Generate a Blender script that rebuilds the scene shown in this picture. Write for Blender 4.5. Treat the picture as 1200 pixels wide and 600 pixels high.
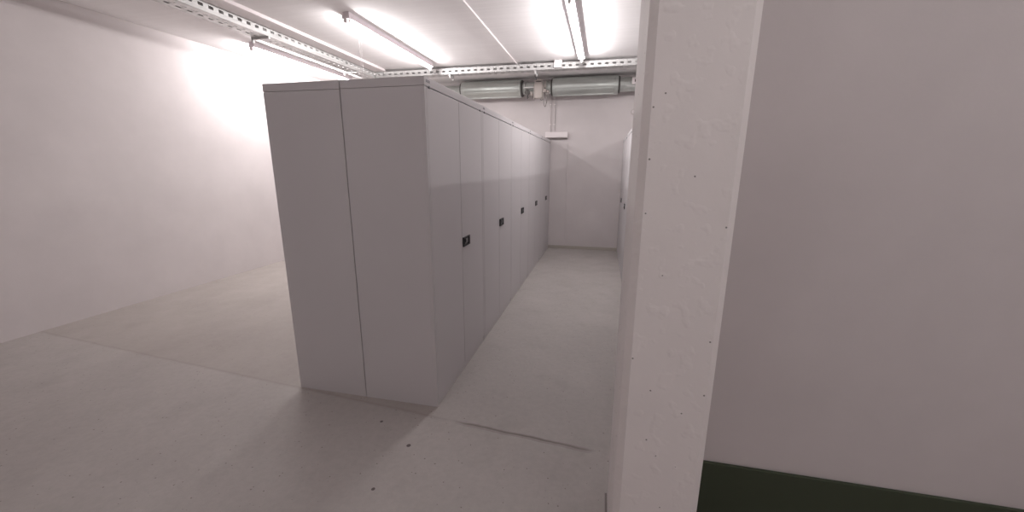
import bpy, bmesh, math, random
from mathutils import Vector, Matrix
random.seed(7)
PI = math.pi
S = bpy.context.scene
COL = S.collection
for o in list(bpy.data.objects): bpy.data.objects.remove(o)

# ------------------------------------------------------------------ camera
F_PX, YAW, PITCH, ROLL = 457.8724, 0.223623, -0.224954, 0.003945
CAM = Vector((0.94133, -2.04206, 1.48837))
fwd = Vector((-math.sin(YAW)*math.cos(PITCH), math.cos(YAW)*math.cos(PITCH), math.sin(PITCH)))
rgt = Vector((math.cos(YAW), math.sin(YAW), 0)); upv = rgt.cross(fwd)
r2 = math.cos(ROLL)*rgt + math.sin(ROLL)*upv
u2 = -math.sin(ROLL)*rgt + math.cos(ROLL)*upv
cd = bpy.data.cameras.new('camera'); cam = bpy.data.objects.new('camera', cd); COL.objects.link(cam)
cd.sensor_fit = 'HORIZONTAL'; cd.sensor_width = 36.0; cd.lens = F_PX*36.0/1200.0
cd.clip_start = 0.02; cd.clip_end = 100
m = Matrix((r2, u2, -fwd)).transposed().to_4x4(); m.translation = CAM
cam.matrix_world = m
S.camera = cam

# ------------------------------------------------------------------ light and exposure
S_LEFT, S_ROW, S_AISLE, S_RIGHT, S_NEAR, S_PART_FILL = 210.0, 118.0, 136.0, 114.0, 34.0, 76.0   # five ceiling lamps, then an added unseen one brightening the partition
LIGHT_COL = (1.0, 0.955, 0.95, 1)
w = bpy.data.worlds.new('world'); S.world = w; w.use_nodes = True
w.node_tree.nodes['Background'].inputs[0].default_value = (0.9, 0.9, 0.95, 1)
w.node_tree.nodes['Background'].inputs[1].default_value = 0.03
vs = S.view_settings
S.display_settings.display_device = 'sRGB'
vs.view_transform = 'Standard'; vs.look = 'None'; vs.exposure = 0.0; vs.gamma = 1.0
vs.use_curve_mapping = False
S.cycles.max_bounces = 14; S.cycles.diffuse_bounces = 9; S.cycles.use_adaptive_sampling = False; S.cycles.sample_clamp_indirect = 2.0

# ------------------------------------------------------------------ materials
def newmat(name, col, rough=0.5, metal=0.0, spec=0.5):
    mt = bpy.data.materials.new(name); mt.use_nodes = True
    b = mt.node_tree.nodes['Principled BSDF']
    b.inputs['Base Color'].default_value = (*col, 1); b.inputs['Roughness'].default_value = rough
    b.inputs['Metallic'].default_value = metal; b.inputs['Specular IOR Level'].default_value = spec
    return mt
def N(mt, t, **kw):
    n = mt.node_tree.nodes.new(t)
    for k, v in kw.items():
        if k in n.inputs: n.inputs[k].default_value = v
        else: setattr(n, k, v)
    return n
def lk(mt, a, b): mt.node_tree.links.new(a, b)
def bsdf(mt): return mt.node_tree.nodes['Principled BSDF']
def math_(mt, op, a=None, b=None, va=0.0, vb=0.0, clamp=False):
    n = mt.node_tree.nodes.new('ShaderNodeMath'); n.operation = op; n.use_clamp = clamp
    n.inputs[0].default_value = va; n.inputs[1].default_value = vb
    if a is not None: lk(mt, a, n.inputs[0])
    if b is not None: lk(mt, b, n.inputs[1])
    return n.outputs[0]
def ramp(mt, fac, stops):
    n = mt.node_tree.nodes.new('ShaderNodeValToRGB'); e = n.color_ramp.elements
    while len(e) < len(stops): e.new(0.5)
    for i, (p, c) in enumerate(stops):
        e[i].position = p; e[i].color = (c, c, c, 1) if isinstance(c, (int, float)) else (*c, 1)
    lk(mt, fac, n.inputs[0]); return n.outputs[0]
def mix(mt, fac, a, b, mode='MIX'):
    n = mt.node_tree.nodes.new('ShaderNodeMix'); n.data_type = 'RGBA'; n.blend_type = mode
    for sock, v in ((n.inputs['Factor'], fac), (n.inputs['A'], a), (n.inputs['B'], b)):
        if isinstance(v, bpy.types.NodeSocket): lk(mt, v, sock)
        elif isinstance(v, (int, float)): sock.default_value = v
        else: sock.default_value = (*v, 1)
    return n.outputs['Result']
def coords(mt): return N(mt, 'ShaderNodeTexCoord').outputs['Object']
def noise(mt, vec, scale, detail=3, rough=0.55):
    n = N(mt, 'ShaderNodeTexNoise', Scale=scale, Detail=detail, Roughness=rough); lk(mt, vec, n.inputs['Vector'])
    return n.outputs['Fac']
def stretch(mt, vec, s):
    n = N(mt, 'ShaderNodeMapping'); n.inputs['Scale'].default_value = s; lk(mt, vec, n.inputs['Vector']); return n.outputs[0]
def bump(mt, h, strength, dist=0.01):
    n = N(mt, 'ShaderNodeBump', Strength=strength, Distance=dist); lk(mt, h, n.inputs['Height'])
    lk(mt, n.outputs[0], bsdf(mt).inputs['Normal'])
def specks(mt, vec, scale, size, keep):
    """small dark pits: a few Voronoi cells carry a dot"""
    v = N(mt, 'ShaderNodeTexVoronoi', Scale=scale); lk(mt, vec, v.inputs['Vector'])
    d = math_(mt, 'LESS_THAN', v.outputs['Distance'], None, vb=size)
    sp = N(mt, 'ShaderNodeSeparateColor'); lk(mt, v.outputs['Color'], sp.inputs[0])
    k = math_(mt, 'LESS_THAN', sp.outputs[0], None, vb=keep)
    return math_(mt, 'MULTIPLY', d, k)

def floor_material():
    mt = newmat('painted concrete floor', (0.5, 0.47, 0.46), 0.6, spec=0.3)
    c = coords(mt)
    a = ramp(mt, noise(mt, c, 1.3, 5, 0.6), [(0.3, (0.395, 0.368, 0.352)), (0.7, (0.46, 0.43, 0.413))])
    f = ramp(mt, noise(mt, c, 28, 4, 0.7), [(0.3, 0.92), (0.62, 1.0)])
    col = mix(mt, 1.0, a, f, 'MULTIPLY')
    # scuffs
    s = ramp(mt, noise(mt, stretch(mt, c, (3.0, 9.0, 1)), 2.2, 6, 0.75), [(0.62, 0.0), (0.74, 0.45)])
    col = mix(mt, s, col, (0.36, 0.33, 0.31))
    # small spots
    col = mix(mt, specks(mt, c, 45, 0.17, 0.08), col, (0.22, 0.195, 0.18))
    col = mix(mt, specks(mt, c, 90, 0.2, 0.03), col, (0.28, 0.25, 0.235))
    blot = ramp(mt, noise(mt, c, 3.1, 5, 0.65), [(0.52, 0.0), (0.72, 0.35)])
    col = mix(mt, blot, col, (0.31, 0.285, 0.27))
    # floor joint running across the aisle in front of the cabinets
    sx = N(mt, 'ShaderNodeSeparateXYZ'); lk(mt, c, sx.inputs[0])
    X, Y = sx.outputs[0], sx.outputs[1]
    wob = math_(mt, 'MULTIPLY', math_(mt, 'SUBTRACT', noise(mt, c, 6, 3), None, vb=0.5), None, vb=0.03)
    line = math_(mt, 'ADD', math_(mt, 'ADD', Y, math_(mt, 'MULTIPLY', X, None, vb=0.085)), None, vb=0.093)
    dist = math_(mt, 'ABSOLUTE', math_(mt, 'ADD', line, wob))
    ln = math_(mt, 'SUBTRACT', None, math_(mt, 'DIVIDE', dist, None, vb=0.016), va=1.0, clamp=True)
    on = ramp(mt, X, [(0.0, 0.25), (0.14, 0.10), (0.24, 0.85), (0.7, 1.0), (0.93, 0.7), (0.985, 0.0)])
    col = mix(mt, math_(mt, 'MULTIPLY', ln, on), col, (0.17, 0.145, 0.13))
    d2 = math_(mt, 'ABSOLUTE', math_(mt, 'ADD', math_(mt, 'ADD', line, wob), None, vb=0.018))
    l2 = math_(mt, 'SUBTRACT', None, math_(mt, 'DIVIDE', d2, None, vb=0.006), va=1.0, clamp=True)
    col = mix(mt, math_(mt, 'MULTIPLY', l2, math_(mt, 'MULTIPLY', on, None, vb=0.6)), col, (0.22, 0.19, 0.175))
    # brownish dirt strip along the cabinet ends and the big spot
    neg = math_(mt, 'LESS_THAN', X, None, vb=0.0)
    strip = math_(mt, 'MULTIPLY', math_(mt, 'MULTIPLY', neg, math_(mt, 'GREATER_THAN', line, None, vb=-0.01)), None, vb=0.3)
    col = mix(mt, strip, col, (0.33, 0.285, 0.25))
    for (px, py, r) in ((-0.016, -0.362, 0.012), (-0.039, -0.671, 0.009), (-0.271, -0.21, 0.009)):
        dx = math_(mt, 'SUBTRACT', X, None, vb=px); dy = math_(mt, 'SUBTRACT', Y, None, vb=py)
        d = math_(mt, 'SQRT', math_(mt, 'ADD', math_(mt, 'MULTIPLY', dx, dx), math_(mt, 'MULTIPLY', dy, dy)))
        col = mix(mt, math_(mt, 'LESS_THAN', d, None, vb=r), col, (0.12, 0.10, 0.10))
    lk(mt, col, bsdf(mt).inputs['Base Color'])
    lk(mt, ramp(mt, noise(mt, c, 5, 4), [(0.3, 0.5), (0.7, 0.72)]), bsdf(mt).inputs['Roughness'])
    bump(mt, noise(mt, c, 60, 4, 0.7), 0.12, 0.004)
    return mt

def concrete_material(name, col, pits=True, boards=False, rough=0.75):
    mt = newmat(name, col, rough, spec=0.25); c = coords(mt)
    d = tuple(x*0.93 for x in col)
    base = mix(mt, ramp(mt, noise(mt, c, 2.0, 5, 0.6), [(0.35, 0.0), (0.7, 1.0)]), d, col)
    h = noise(mt, c, 45, 4, 0.65)
    if boards:
        wv = N(mt, 'ShaderNodeTexNoise', Scale=3.0, Detail=3.0); lk(mt, stretch(mt, c, (0.25, 7.0, 1)), wv.inputs['Vector'])
        base = mix(mt, ramp(mt, wv.outputs['Fac'], [(0.35, 0.0), (0.65, 0.8)]), base, tuple(x*0.92 for x in col))
    if pits:
        p = math_(mt, 'MAXIMUM', specks(mt, c, 13, 0.06, 0.45), specks(mt, c, 32, 0.09, 0.22))
        base = mix(mt, p, base, tuple(x*0.30 for x in col))
        lump = ramp(mt, noise(mt, c, 22, 2, 0.4), [(0.58, 0.0), (0.72, 1.0)])
        h = math_(mt, 'SUBTRACT', math_(mt, 'ADD', math_(mt, 'MULTIPLY', h, None, vb=0.4), lump), math_(mt, 'MULTIPLY', p, None, vb=2.0))
    lk(mt, base, bsdf(mt).inputs['Base Color'])
    bump(mt, h, 0.26 if pits else 0.12, 0.004)
    return mt

def paint_material(name, col, rough=0.42, grain=True):
    mt = newmat(name, col, rough, spec=0.4); c = coords(mt)
    base = mix(mt, ramp(mt, noise(mt, c, 1.1, 3), [(0.3, 0.0), (0.7, 1.0)]), tuple(x*0.965 for x in col), col)
    lk(mt, base, bsdf(mt).inputs['Base Color'])
    if grain: bump(mt, noise(mt, c, 420, 2), 0.05, 0.001)
    return mt

def galvanised(name, col=(0.70, 0.70, 0.69), rough=0.42, streak=(0.6, 14, 14), metal=0.5):
    mt = newmat(name, col, rough, metal); c = coords(mt)
    n = noise(mt, stretch(mt, c, streak), 3.0, 4, 0.6)
    base = mix(mt, ramp(mt, n, [(0.3, 0.0), (0.7, 1.0)]), tuple(x*0.72 for x in col), col)
    lk(mt, base, bsdf(mt).inputs['Base Color'])
    lk(mt, ramp(mt, noise(mt, c, 9, 4), [(0.3, rough-0.06), (0.7, rough+0.14)]), bsdf(mt).inputs['Roughness'])
    return mt

def glow_material(name, strength):
    mt = bpy.data.materials.new(name); mt.use_nodes = True; nt = mt.node_tree; nt.nodes.clear()
    e = nt.nodes.new('ShaderNodeEmission'); e.inputs[0].default_value = LIGHT_COL; e.inputs[1].default_value = strength
    mt.cycles.emission_sampling = 'NONE'
    o = nt.nodes.new('ShaderNodeOutputMaterial'); nt.links.new(e.outputs[0], o.inputs[0]); return mt

M = {}
M['floor'] = floor_material()
M['ceiling'] = concrete_material('white painted board marked ceiling', (0.92, 0.905, 0.905), pits=False, boards=True)
M['wall'] = concrete_material('white painted wall', (0.61, 0.57, 0.57), pits=False)
M['pillar'] = concrete_material('white painted rough concrete', (0.84, 0.80, 0.79), pits=True)
M['skirting'] = paint_material('olive grey skirting paint', (0.40, 0.37, 0.33), 0.6)
M['green'] = paint_material('dark green paint', (0.035, 0.045, 0.025), 0.5)
M['cabinet'] = paint_material('light grey enamel', (0.59, 0.569, 0.579), 0.40)
M['cabinet_dark'] = paint_material('shadow gap grey', (0.20, 0.19, 0.195), 0.6, False)
M['black'] = newmat('black plastic', (0.018, 0.018, 0.02), 0.4)
M['steel_grey'] = newmat('dull grey metal', (0.16, 0.16, 0.165), 0.38, 0.6)
M['badge'] = newmat('grey metal badge', (0.22, 0.21, 0.22), 0.4, 0.4)
M['contact_shade'] = newmat('dark contact shade', (0.21, 0.19, 0.18), 0.7)  # dark colour standing in for contact shade at the pillar base
M['galv'] = galvanised('galvanised sheet')
M['galv_duct'] = galvanised('galvanised duct', (0.66, 0.70, 0.67), 0.34, (0.5, 9, 9), 0.75)
M['dark_rubber'] = newmat('dark sealing ring', (0.09, 0.085, 0.08), 0.6)
M['white_plastic'] = paint_material('white plastic', (0.78, 0.73, 0.73), 0.4, False)
M['cream_plastic'] = paint_material('off white housing', (0.44, 0.40, 0.375), 0.5, False)
M['white_metal'] = paint_material('white enamel', (0.72, 0.66, 0.69), 0.4, False)
M['tube'] = glow_material('lit fluorescent tube', 8.0)
M['cable'] = newmat('grey cable', (0.22, 0.20, 0.19), 0.5)
M['display'] = newmat('dark brown screen', (0.05, 0.03, 0.025), 0.25)

# ------------------------------------------------------------------ mesh helpers
class MB:
    def __init__(self): self.bm = bmesh.new()
    def _merge(self, b, mat=None):
        if mat is not None: bmesh.ops.transform(b, matrix=mat, verts=b.verts)
        me = bpy.data.meshes.new('tmp'); b.to_mesh(me); b.free(); self.bm.from_mesh(me); bpy.data.meshes.remove(me)
    def box(self, x0, y0, z0, x1, y1, z1, bev=0.0, seg=2):
        b = bmesh.new(); bmesh.ops.create_cube(b, size=1.0)
        for v in b.verts:
            v.co = Vector((x0+(v.co.x+.5)*(x1-x0), y0+(v.co.y+.5)*(y1-y0), z0+(v.co.z+.5)*(z1-z0)))
        if bev > 0: bmesh.ops.bevel(b, geom=list(b.edges), offset=bev, segments=seg, affect='EDGES', profile=0.5)
        self._merge(b); return self
    def lathe(self, p0, p1, prof, seg=28):
        """prof: list of (t along p0->p1 in metres, radius)"""
        p0, p1 = Vector(p0), Vector(p1); ax = (p1-p0).normalized()
        a = ax.orthogonal().normalized(); c = ax.cross(a)
        rings = []
        for t, r in prof:
            rings.append([self.bm.verts.new(p0+ax*t+(a*math.cos(2*PI*i/seg)+c*math.sin(2*PI*i/seg))*max(r, 1e-4)) for i in range(seg)])
        for q, s in zip(rings, rings[1:]):
            for i in range(seg):
                self.bm.faces.new((q[i], q[(i+1) % seg], s[(i+1) % seg], s[i]))
        self.bm.faces.new(list(reversed(rings[0]))); self.bm.faces.new(rings[-1]); return self
    def cyl(self, p0, p1, r, seg=16):
        L = (Vector(p1)-Vector(p0)).length
        return self.lathe(p0, p1, [(0, r), (L, r)], seg)
    def tube(self, pts, r, seg=8):
        pts = [Vector(p) for p in pts]; rings = []
        prev = None
        for i, p in enumerate(pts):
            d = (pts[min(i+1, len(pts)-1)]-pts[max(i-1, 0)]).normalized()
            a = d.orthogonal().normalized() if prev is None else (prev-d*prev.dot(d)).normalized()
            prev = a; c = d.cross(a)
            rings.append([self.bm.verts.new(p+(a*math.cos(2*PI*k/seg)+c*math.sin(2*PI*k/seg))*r) for k in range(seg)])
        for q, s in zip(rings, rings[1:]):
            for k in range(seg): self.bm.faces.new((q[k], q[(k+1) % seg], s[(k+1) % seg], s[k]))
        self.bm.faces.new(list(reversed(rings[0]))); self.bm.faces.new(rings[-1]); return self
    def extrude(self, prof, y0, y1):
        """profile of (x, z) points extruded along y"""
        a = [self.bm.verts.new((x, y0, z)) for x, z in prof]; b = [self.bm.verts.new((x, y1, z)) for x, z in prof]
        n = len(prof)
        for i in range(n): self.bm.faces.new((a[i], a[(i+1) % n], b[(i+1) % n], b[i]))
        self.bm.faces.new(list(reversed(a))); self.bm.faces.new(b); return self
    def build(self, name, mat, parent=None, smooth=False):
        bmesh.ops.recalc_face_normals(self.bm, faces=self.bm.faces)
        me = bpy.data.meshes.new(name); self.bm.to_mesh(me); self.bm.free()
        if smooth:
            for p in me.polygons: p.use_smooth = True
            me.set_sharp_from_angle(angle=math.radians(35))
        me.materials.append(mat)
        o = bpy.data.objects.new(name, me); COL.objects.link(o)
        if parent: o.parent = parent
        return o

def thing(name, label, cat, loc=(0, 0, 0), group=None):
    o = bpy.data.objects.new(name, None); o.empty_display_size = 0.1; COL.objects.link(o)
    o.location = loc; o['label'] = label; o['category'] = cat
    if group: o['group'] = group
    return o
def tag(o, label, cat, group=None):
    o['label'] = label; o['category'] = cat
    if group: o['group'] = group
    return o
def struct(o): o['kind'] = 'structure'; return o
def copy_thing(root, loc, rz, label, group):
    r = root.copy(); COL.objects.link(r); r.location = loc; r.rotation_euler = (0, 0, rz); r['label'] = label; r['group'] = group
    for ch in list(root.children):
        c = ch.copy(); COL.objects.link(c); c.parent = r
        for g in ch.children:
            d = g.copy(); COL.objects.link(d); d.parent = c
    return r
def arc(p0, p1, sag, n=14):
    p0, p1 = Vector(p0), Vector(p1)
    return [p0.lerp(p1, i/n)+Vector((0, 0, -sag*4*(i/n)*(1-i/n))) for i in range(n+1)]

# ------------------------------------------------------------------ the room
LW = 5.155; HC = 2.96                      # far wall, ceiling height
XL, XR, YB = -4.0, 4.2, -3.4
struct(MB().box(XL-.2, YB-.2, -.2, XR+.2, LW+.2, 0).build('floor', M['floor']))
struct(MB().box(XL-.2, YB-.2, HC, XR+.2, LW+.2, HC+.2).build('ceiling', M['ceiling']))
struct(MB().box(XL-.2, LW, 0, XR+.2, LW+.2, HC).build('wall_far', M['wall']))
struct(MB().box(XL-.2, YB, 0, XL, LW, HC).build('wall_left', M['wall']))
struct(MB().box(XR, YB, 0, XR+.2, LW, HC).build('wall_right', M['wall']))
struct(MB().box(XL-.2, YB-.2, 0, XR+.2, YB, HC).build('wall_back', M['wall']))
struct(MB().box(XL, LW-.012, 0, XR, LW, .055, .003).build('baseboard_far', M['skirting']))
# partition to the right of the pillar, with a dark green dado strip at its foot
struct(MB().box(1.30, -.50, 0, XR, -.32, HC).build('wall_partition', M['wall']))
struct(MB().box(1.312, -.515, 0, XR, -.50, .30, .003).build('trim_1', M['green']))
# the pillar: chamfered corners
c_ = .022
px0, px1, py0, py1 = 1.038, 1.312, -.85, -.45
pb = MB()
prof = [(px0+c_, py0), (px1-c_, py0), (px1, py0+c_), (px1, py1), (px0+c_*.6, py1), (px0, py1-c_*.6), (px0, py0+c_)]
lo = [pb.bm.verts.new((x, y, 0)) for x, y in prof]; hi = [pb.bm.verts.new((x, y, HC)) for x, y in prof]
for i in range(len(prof)):
    j = (i+1) % len(prof); pb.bm.faces.new((lo[i], lo[j], hi[j], hi[i]))
pb.bm.faces.new(list(reversed(lo))); pb.bm.faces.new(hi)
struct(pb.build('pillar', M['pillar']))

struct(MB().box(px0-.010, py0-.2, 0, px0, py1, .004).build('pillar_base_shade', M['contact_shade']))  # thin strip that paints the contact shade between pillar and floor

# ------------------------------------------------------------------ steel cabinets
CW, CD, CH = 1.0275, 0.503, 1.95
def make_cabinet(label, loc, rz, group):
    t = thing('steel_cabinet', label, 'cabinet', loc, group); t.rotation_euler = (0, 0, rz)
    hw, hd = CW/2-.001, CD/2; ft = .045          # rail height
    b = MB()
    b.box(-hd, -hw, 0, hd-.02, hw, CH-ft-.002)   # carcass
    b.box(hd-.02, -hw, 0, hd, -hw+.021, CH-ft-.002, .0015); b.box(hd-.02, hw-.021, 0, hd, hw, CH-ft-.002, .0015)
    b.build('carcass', M['cabinet'], t)
    MB().box(hd-.02, -hw+.022, .0, hd-.004, hw-.022, .042, .002).build('plinth', M['cabinet'], t)
    tp = MB().box(-hd, -hw, CH-ft, hd+.001, hw, CH, .002).build('top_panel', M['cabinet'], t)
    MB().box(hd+.001, -hw+.022, CH-.026, hd+.0028, -hw+.068, CH-.012, .0008).build('badge', M['badge'], tp)
    z0, z1 = .046, CH-ft-.005
    g = .0022
    dl = MB().box(hd-.018, -hw+.0235, z0, hd, -g, z1, .002).build('door', M['cabinet'], t)
    dr = MB().box(hd-.018, g, z0, hd, hw-.0235, z1, .002).build('door', M['cabinet'], t)
    MB().box(hd-.002, -hw+.05, z1-.004, hd+.004, -hw+.066, z1+.010, .001).build('hinge', M['steel_grey'], dl)
    MB().box(hd-.002, hw-.066, z1-.004, hd+.004, hw-.05, z1+.010, .001).build('hinge', M['steel_grey'], dr)
    # handle: black plate with a raised rim, a recess and a turn lever
    zc = .965; h = MB()
    h.box(hd, .010, zc-.034, hd+.003, .150, zc+.034, .001)
    for (a0, b0, a1, b1) in ((.010, -.034, .150, -.028), (.010, .028, .150, .034), (.010, -.034, .017, .034), (.122, -.034, .150, .034)):
        h.box(hd, a0, zc+b0, hd+.009, a1, zc+b1, .0015)
    h.build('handle', M['black'], dr)
    k = MB(); k.box(hd+.003, .052, zc-.012, hd+.011, .100, zc+.018, .003); k.cyl((hd+.003, .036, zc-.01), (hd+.012, .036, zc-.01), .008)
    k.build('turn_lever', M['steel_grey'], dr)
    return t
GL = 'steel cabinets in the long left row'
GR = 'steel cabinets in the right row'
left_labels = ['light grey steel cabinet nearest the camera, at the front corner of the long left row',
 'grey steel cabinet second from the front in the long left row',
 'grey steel cabinet in the middle of the long left row, third from the front',
 'grey steel cabinet second from the far wall in the long left row',
 'grey steel cabinet at the far end of the left row, against the far wall']
proto = make_cabinet(left_labels[0], (-CD/2, CW*.5, 0), 0, GL)
for i in range(1, 5):
    copy_thing(proto, (-CD/2, CW*(i+.5), 0), 0, left_labels[i], GL)
rear = copy_thing(proto, (-CD*1.5-.006, CW*.5, 0), PI, 'grey steel cabinet standing back to back behind the nearest cabinet, only its end panel showing', 'steel cabinets in the rear row')
XRR = 1.2525
right_labels = ['grey steel cabinet at the far end of the right row, beside the far wall',
 'grey steel cabinet second from the far wall in the right row, partly behind pillar',
 'grey steel cabinet third from the far wall in the right row, mostly hidden',
 'grey steel cabinet fourth from the far wall in the right row, behind pillar',
 'grey steel cabinet at the near end of the right row, just behind the pillar']
for i in range(5):
    copy_thing(proto, (XRR+CD/2, LW-.015-CW*(i+.5), 0), PI, right_labels[i], GR)

# ------------------------------------------------------------------ ceiling lamps
def batten(label, x, y0, y1, strength, group):
    t = thing('fluorescent_lamp', label, 'ceiling lamp', (x, (y0+y1)/2, HC), group)
    L = (y1-y0)/2
    MB().extrude([(-.034, 0), (-.034, -.028), (.034, -.028), (.034, 0)], -L+.005, L-.005).build('mounting_rail', M['white_metal'], t)
    MB().extrude([(-.038, -.031), (-.040, -.056), (-.0395, -.062), (.0395, -.062), (.040, -.056), (.038, -.031), (.026, -.027), (-.026, -.027)], -L, L).build('housing', M['white_metal'], t)
    for s in (-1, 1):
        e = MB(); e.extrude([(-.012, -.060), (-.016, -.085), (-.010, -.102), (.010, -.102), (.016, -.085), (.012, -.060)], s*L-.016, s*L+.004)
        e.build('lamp_holder', M['white_plastic'], t)
    MB().lathe((0, -L+.016, -.085), (0, L-.016, -.085), [(0, .008), (.003, .0115), (2*L-.035, .0115), (2*L-.032, .008)], 16).build('tube', M['tube'], t, True)
    # the tube's light: three strips round the tube, facing down and up to both sides
    for a in (-90, 30, 150):
        ld = bpy.data.lights.new('tube_light', 'AREA'); ld.shape = 'RECTANGLE'; ld.size = .029; ld.size_y = 2*L-.04
        ld.color = LIGHT_COL[:3]; ld.energy = strength*PI*ld.size*ld.size_y
        lo_ = bpy.data.objects.new('tube_light', ld); COL.objects.link(lo_); lo_.parent = t
        d = Vector((math.cos(math.radians(a)), 0, math.sin(math.radians(a))))
        lo_.location = Vector((0, 0, -.085))+d*.0125
        x_ = Vector((d.z, 0, -d.x)); lo_.rotation_euler = Matrix((x_, (-d).cross(x_), -d)).transposed().to_euler()
    MB().cyl((.018, -L+.03, -.062), (.018, -L+.03, -.092), .009).build('starter', M['cream_plastic'], t, True)
    for f in (-.45, 0, .45):
        MB().box(.032, f*L-.008, -.070, .044, f*L+.008, -.050, .002).build('clip', M['cream_plastic'], t)
    return t
GLAMP = 'fluorescent tube lamps on the ceiling'
Y0, Y1 = 1.74, 3.72
batten('lit fluorescent lamp on the ceiling above the left cabinet rows, with a pull cord', -1.60, Y0, Y1, S_ROW, GLAMP)
batten('lit fluorescent lamp on the ceiling above the aisle', .578, Y0, Y1, S_AISLE, GLAMP)
batten('lit fluorescent lamp beyond the left cable tray, close to the left wall', -3.33, Y0+.6, Y1+.6, S_LEFT, GLAMP)
batten('lit fluorescent lamp over the space behind the pillar and partition', 3.28, Y0, Y1, S_RIGHT, GLAMP)
batten('lit fluorescent lamp on the ceiling behind the viewer, in front of the cabinet corner', -.45, -3.1, -1.3, S_NEAR, GLAMP)
batten('added unseen fluorescent lamp behind the viewer, brightening the partition and pillar', 2.55, -3.1, -1.15, S_PART_FILL, GLAMP)  # fill lamp added out of view to brighten partition and pillar front

# pull cord hanging from the lamp over the left rows
cord_mb = MB()
cord_mb.tube([(-1.575, 1.90, 2.905), (-1.574, 1.90, 2.6), (-1.572, 1.90, 2.2)], .0022, 6)
cord_mb.tube([(-1.560, 1.92, 2.905), (-1.562, 1.92, 2.6), (-1.566, 1.91, 2.2)], .0022, 6)
cord_mb.lathe((-1.569, 1.905, 2.21), (-1.569, 1.905, 2.15), [(0, .004), (.01, .011), (.05, .013), (.06, .004)], 12)
tag(cord_mb.build('pull_cord', M['white_plastic'], None, True), 'thin white double cord hanging from the lamp above the left cabinets', 'cord')

# thin conduit on the ceiling
tag(MB().cyl((-.375, YB, HC-.009), (-.375, 4.35, HC-.009), .009, 12).build('conduit', M['white_plastic'], None, True),
    'thin white conduit running along the ceiling between the two visible lamps', 'conduit')

# ------------------------------------------------------------------ perforated cable trays
def tray_mesh(L, wd, h, pitch=.1):
    """tray along +x from 0 to L, depth wd along +y, height h; slotted sides and floor"""
    b = MB(); th = .002
    n = int(L/pitch)
    for y in (0, wd-th):
        b.box(0, y, 0, L, y+th, h*.36); b.box(0, y, h*.62, L, y+th, h)
        for i in range(n+1):
            x0 = i*pitch; b.box(max(0, x0-.026), y, h*.36, min(L, x0+.026), y+th, h*.62)
    for y in (0, wd-.014): b.box(0, y, h-th, L, y+.014, h)
    b.box(0, 0, 0, L, wd*.30, th); b.box(0, wd*.42, 0, L, wd*.58, th); b.box(0, wd*.70, 0, L, wd, th)
    for i in range(n+1):
        x0 = i*pitch; b.box(max(0, x0-.026), wd*.30, 0, min(L, x0+.026), wd*.42, th); b.box(max(0, x0-.026), wd*.58, 0, min(L, x0+.026), wd*.70, th)
    return b
def hanger(parent, x, y0, y1, z0, z1):
    h = MB()
    h.box(x-.012, y1, z0-.055, x+.012, y1+.022, HC-z1)          # post to the ceiling
    h.box(x-.05, y1-.03, HC-z1-.006, x+.05, y1+.05, HC-z1)      # ceiling plate
    h.box(x-.012, y0, z0-.022, x+.012, y1+.01, z0-.002)         # arm under the tray
    h.box(x-.006, y0+.01, z0-.05, x+.006, y1, z0-.022)          # gusset
    return h.build('hanger', M['galv'], parent)
TZ = 2.842
GT = 'perforated cable trays under the ceiling'
t = thing('cable_tray', 'perforated galvanised cable tray running across in front of the ducts', 'cable tray', (-2.64, 3.95, TZ), GT)
tray_mesh(4.0, .14, .088).build('tray', M['galv'], t)
for x in (-1.40, -.09, 1.345): hanger(t, x+2.64, 0, .14, 0, TZ)
tc = MB()
for k in range(4):
    tc.tube([(0.05+.9*i, .03+.022*k+.008*math.sin(i*2+k), .010+.004*k) for i in range(5)], .006, 6)
tc.build('cables', M['cable'], t)
t = thing('cable_tray', 'perforated cable tray on the left running away toward the far wall', 'cable tray', (-2.655, 4.10, TZ+.006), GT)
o = tray_mesh(5.2, .20, .105).build('tray', M['galv'], t); o.rotation_euler = (0, 0, -PI/2); o.location = (-.20+.20, 0, 0)
o.location = (-.20, 0, 0); 
for yy in (-.6, -2.2, -3.8):
    h = MB(); h.box(-.225, yy-.012, -.05, -.203, yy+.012, HC-TZ-.006); h.box(-.25, yy-.05, HC-TZ-.006, -.17, yy+.05, HC-TZ-.006)
    h.box(-.215, yy-.012, -.022, 0, yy+.012, -.002); h.build('hanger', M['galv'], t)

tag(MB().box(-2.635, -1.0, HC-.036, -2.45, 3.92, HC-.0005, .004).build('cable_trunking', M['white_plastic']),
    'flat white cable trunking on the ceiling alongside the left cable tray', 'cable trunking')

# small white box clipped to the far tray
t = thing('junction_box', 'small white junction box with cable stubs clipped to the far cable tray', 'junction box', (.240, 3.93, 2.853))
MB().box(-.055, -.025, 0, .055, .018, .098, .006).build('box', M['white_plastic'], t)
for dx in (-.038, 0, .034):
    MB().cyl((dx, -.005, .098), (dx, -.005, .106), .010, 12).build('gland', M['white_plastic'], t, True)

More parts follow.
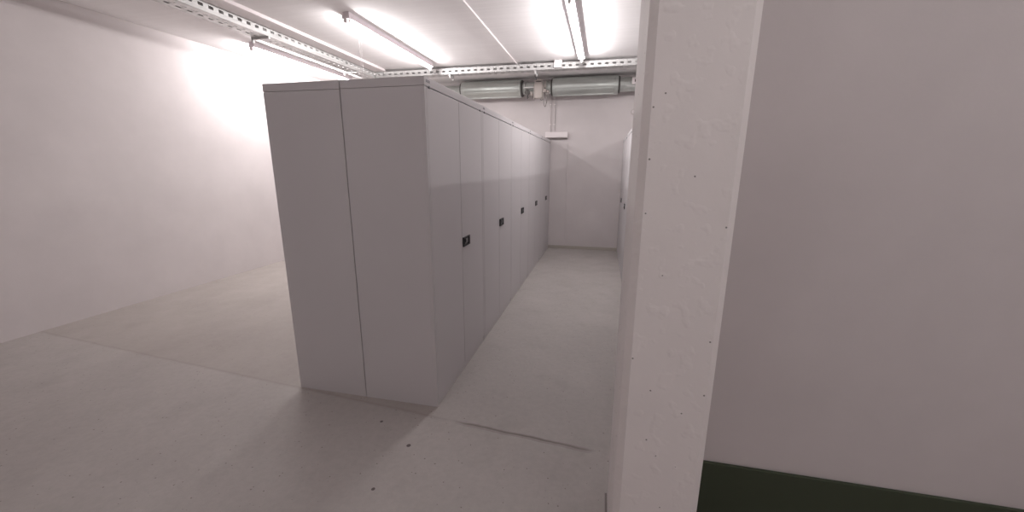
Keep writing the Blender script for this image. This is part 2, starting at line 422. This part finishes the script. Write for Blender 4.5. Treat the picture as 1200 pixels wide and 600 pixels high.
# ------------------------------------------------------------------ ventilation ducts along the far wall
DY, DZ, DR = 4.945, 2.785, .145
def silencer(label, x0, x1):
    t = thing('duct_silencer', label, 'duct', ((x0+x1)/2, DY, DZ-DR), 'galvanised duct silencers')
    L = x1-x0; a = (-L/2, 0, DR); b = (L/2, 0, DR)
    MB().lathe(a, b, [(0, DR-.012), (.006, DR), (.05, DR), (.052, DR+.003), (.062, DR+.003), (.064, DR), (L-.064, DR), (L-.062, DR+.003), (L-.052, DR+.003), (L-.05, DR), (L-.006, DR), (L, DR-.012)], 48).build('shell', M['galv_duct'], t, True)
    sm = MB()
    for ang in (205, 250): 
        y, z = math.cos(math.radians(ang))*(DR+.001), DR+math.sin(math.radians(ang))*(DR+.001)
        sm.box(-L/2+.07, y-.003, z-.003, L/2-.07, y+.003, z+.003)
    sm.build('seam', M['galv_duct'], t)
    for s in (-1, 1):
        MB().lathe((s*L/2, 0, DR), (s*(L/2+.028), 0, DR), [(0, .118), (.004, .134), (.018, .134), (.028, .112)], 40).build('end_ring', M['dark_rubber'], t, True)
    return t
silencer('left galvanised duct silencer hanging under the cable tray at the far wall', -1.545, -.485)
silencer('right galvanised duct silencer under the cable tray, nearer the pillar', .045, 1.105)
def duct(label, x0, x1, r, ribs):
    t = thing('round_duct', label, 'duct', ((x0+x1)/2, DY, DZ-r), 'round galvanised ducts')
    L = abs(x1-x0)
    prof = [(0, r)]; q = .06
    while q < L-.02:
        if ribs: prof += [(q-.004, r), (q, r+.004), (q+.004, r)]
        q += .10
    prof.append((L, r))
    MB().lathe((-L/2, 0, r), (L/2, 0, r), prof, 40).build('pipe', M['galv_duct'], t, True)
    return t
duct('narrower round duct leading left from the left silencer', XL, -1.572, .088, True)
t = duct('narrower ribbed duct leading right from the right silencer behind the pillar', 1.132, XR, .108, True)
MB().box(-(XR-1.132)/2+.10, -.118, .055, (XR-1.132)/2, -.104, .075).build('flange_strip', M['galv'], t)

# damper between the silencers with its actuator
t = thing('duct_damper', 'duct damper with pale actuator and dangling cables between the two silencers', 'damper', (-.22, DY, DZ-.11))
MB().lathe((-.237, 0, .11), (.237, 0, .11), [(0, .098), (.03, .098), (.034, .11), (.05, .11), (.054, .098), (.40, .098), (.404, .11), (.42, .11), (.424, .098), (.474, .098)], 40).build('body', M['galv_duct'], t, True)
ah = MB()
ah.box(-.015, -.205, -.085, .115, -.125, .195, .018, 3)
ah.box(.020, -.212, .178, .095, -.128, .212, .012, 3)
ah.build('actuator', M['cream_plastic'], t, True)
MB().box(.012, -.2075, .168, .098, -.200, .180, .001).build('slot', M['black'], t)
for s in (-.030, .118):
    MB().box(s, -.185, -.09, s+.014, -.10, .13, .003).build('bracket', M['cream_plastic'], t)
MB().box(-.205, -.150, .085, -.03, -.10, .105, .003).box(-.20, -.150, .105, -.185, -.105, .165, .003).build('lever_bar', M['galv'], t)
kn = MB()
kn.lathe((-.14, -.10, .015), (-.14, -.19, .015), [(0, .026), (.05, .026), (.055, .044), (.085, .044), (.09, .034)], 18)
kn.box(-.150, -.175, -.085, -.130, -.155, .01, .004)
kn.build('valve_knob', M['dark_rubber'], t, True)
for p_, q_, pr_ in (((-.075, -.10, .0), (-.075, -.165, .0), [(0, .028), (.055, .028), (.065, .018)]),
                   ((.150, -.10, .035), (.150, -.18, .035), [(0, .032), (.06, .032), (.08, .02)]),
                   ((.205, -.12, .02), (.205, -.19, .02), [(0, .022), (.05, .022), (.07, .012)]),
                   ((.150, -.15, .08), (.150, -.15, .18), [(0, .02), (.1, .014)])):
    MB().lathe(p_, q_, pr_, 16).build('sensor_head', M['cream_plastic'], t, True)
wv = MB()
wv.lathe((0.005, -.16, .24), (0.005, -.16, .29), [(0, .016), (.02, .026), (.05, .022)], 16)
wv.tube([(.005, -.16, .255), (.01, -.165, .215), (.04, -.165, .195)], .012, 10)
wv.build('pipe_clip', M['steel_grey'], t, True)
for (p0, p1, sg) in (((.06, -.17, -.03), (.15, -.16, .0), .10), ((.12, -.16, -.02), (.20, -.15, .01), .21), ((.205, -.14, .0), (.185, -.14, -.16), -.01),
                     ((-.08, -.14, -.02), (.03, -.16, -.03), .05), ((.16, -.16, .0), (.21, -.15, .02), .06), ((-.14, -.15, -.02), (-.06, -.15, -.02), .06)):
    MB().tube(arc(p0, p1, sg), .0065, 6).build('cable', M['cable'], t, True)

# ------------------------------------------------------------------ things on the far wall
for k, (x, lab) in enumerate(((-.012, 'left one of two slim conduits dropping from the damper to the emergency light'),
                              (.060, 'right one of two slim conduits dropping from the damper to the emergency light'))):
    t = thing('wall_conduit', lab, 'conduit', (x, LW, 2.085), 'slim conduits above the emergency light')
    MB().cyl((0, -.011, 0), (0, -.011, .58), .010, 12).build('pipe', M['wall'], t, True)
    for z in (.12, .45): MB().box(-.016, -.022, z, .016, 0, z+.014, .003).build('clip', M['white_plastic'], t)
t = thing('emergency_light', 'flat white emergency light box on the far wall below two conduits', 'emergency light', (.105, LW, 1.968))
eb = MB(); eb.box(-.195, -.062, .022, .195, 0, .115, .008); eb.build('housing', M['white_plastic'], t)
MB().box(-.185, -.056, .004, .185, -.006, .023, .004).build('diffuser', M['cable'], t)
MB().box(-.20, -.02, -.004, .20, 0, .006, .002).build('base_plate', M['cream_plastic'], t)
tag(MB().box(.300, LW-.010, .056, .318, LW, 1.90, .003).build('cable_duct', M['wall']), 'slim white vertical cable duct on the far wall below the emergency light', 'cable duct')
t = thing('control_panel', 'small white framed panel with dark display beside the pillar, high on the far wall', 'control panel', (1.40, LW-.40, 2.755))
MB().box(-.095, 0, 0, .095, .03, .098, .006).build('frame', M['white_plastic'], t)
MB().box(-.055, -.003, .026, .075, .002, .068, .002).build('screen', M['display'], t)
MB().box(-.02, .012, .098, .02, .026, HC-2.755).build('bracket', M['galv'], t)
t = thing('wall_detector', 'small round white detector on the far wall close to the pillar edge', 'detector', (1.385, LW, 2.39))
MB().lathe((0, 0, 0), (0, -.06, 0), [(0, .035), (.02, .035), (.045, .026), (.06, .010)], 20).build('dome', M['white_plastic'], t, True)
MB().lathe((0, 0, 0), (0, -.012, 0), [(0, .045), (.012, .042)], 20).build('base', M['cream_plastic'], t, True)
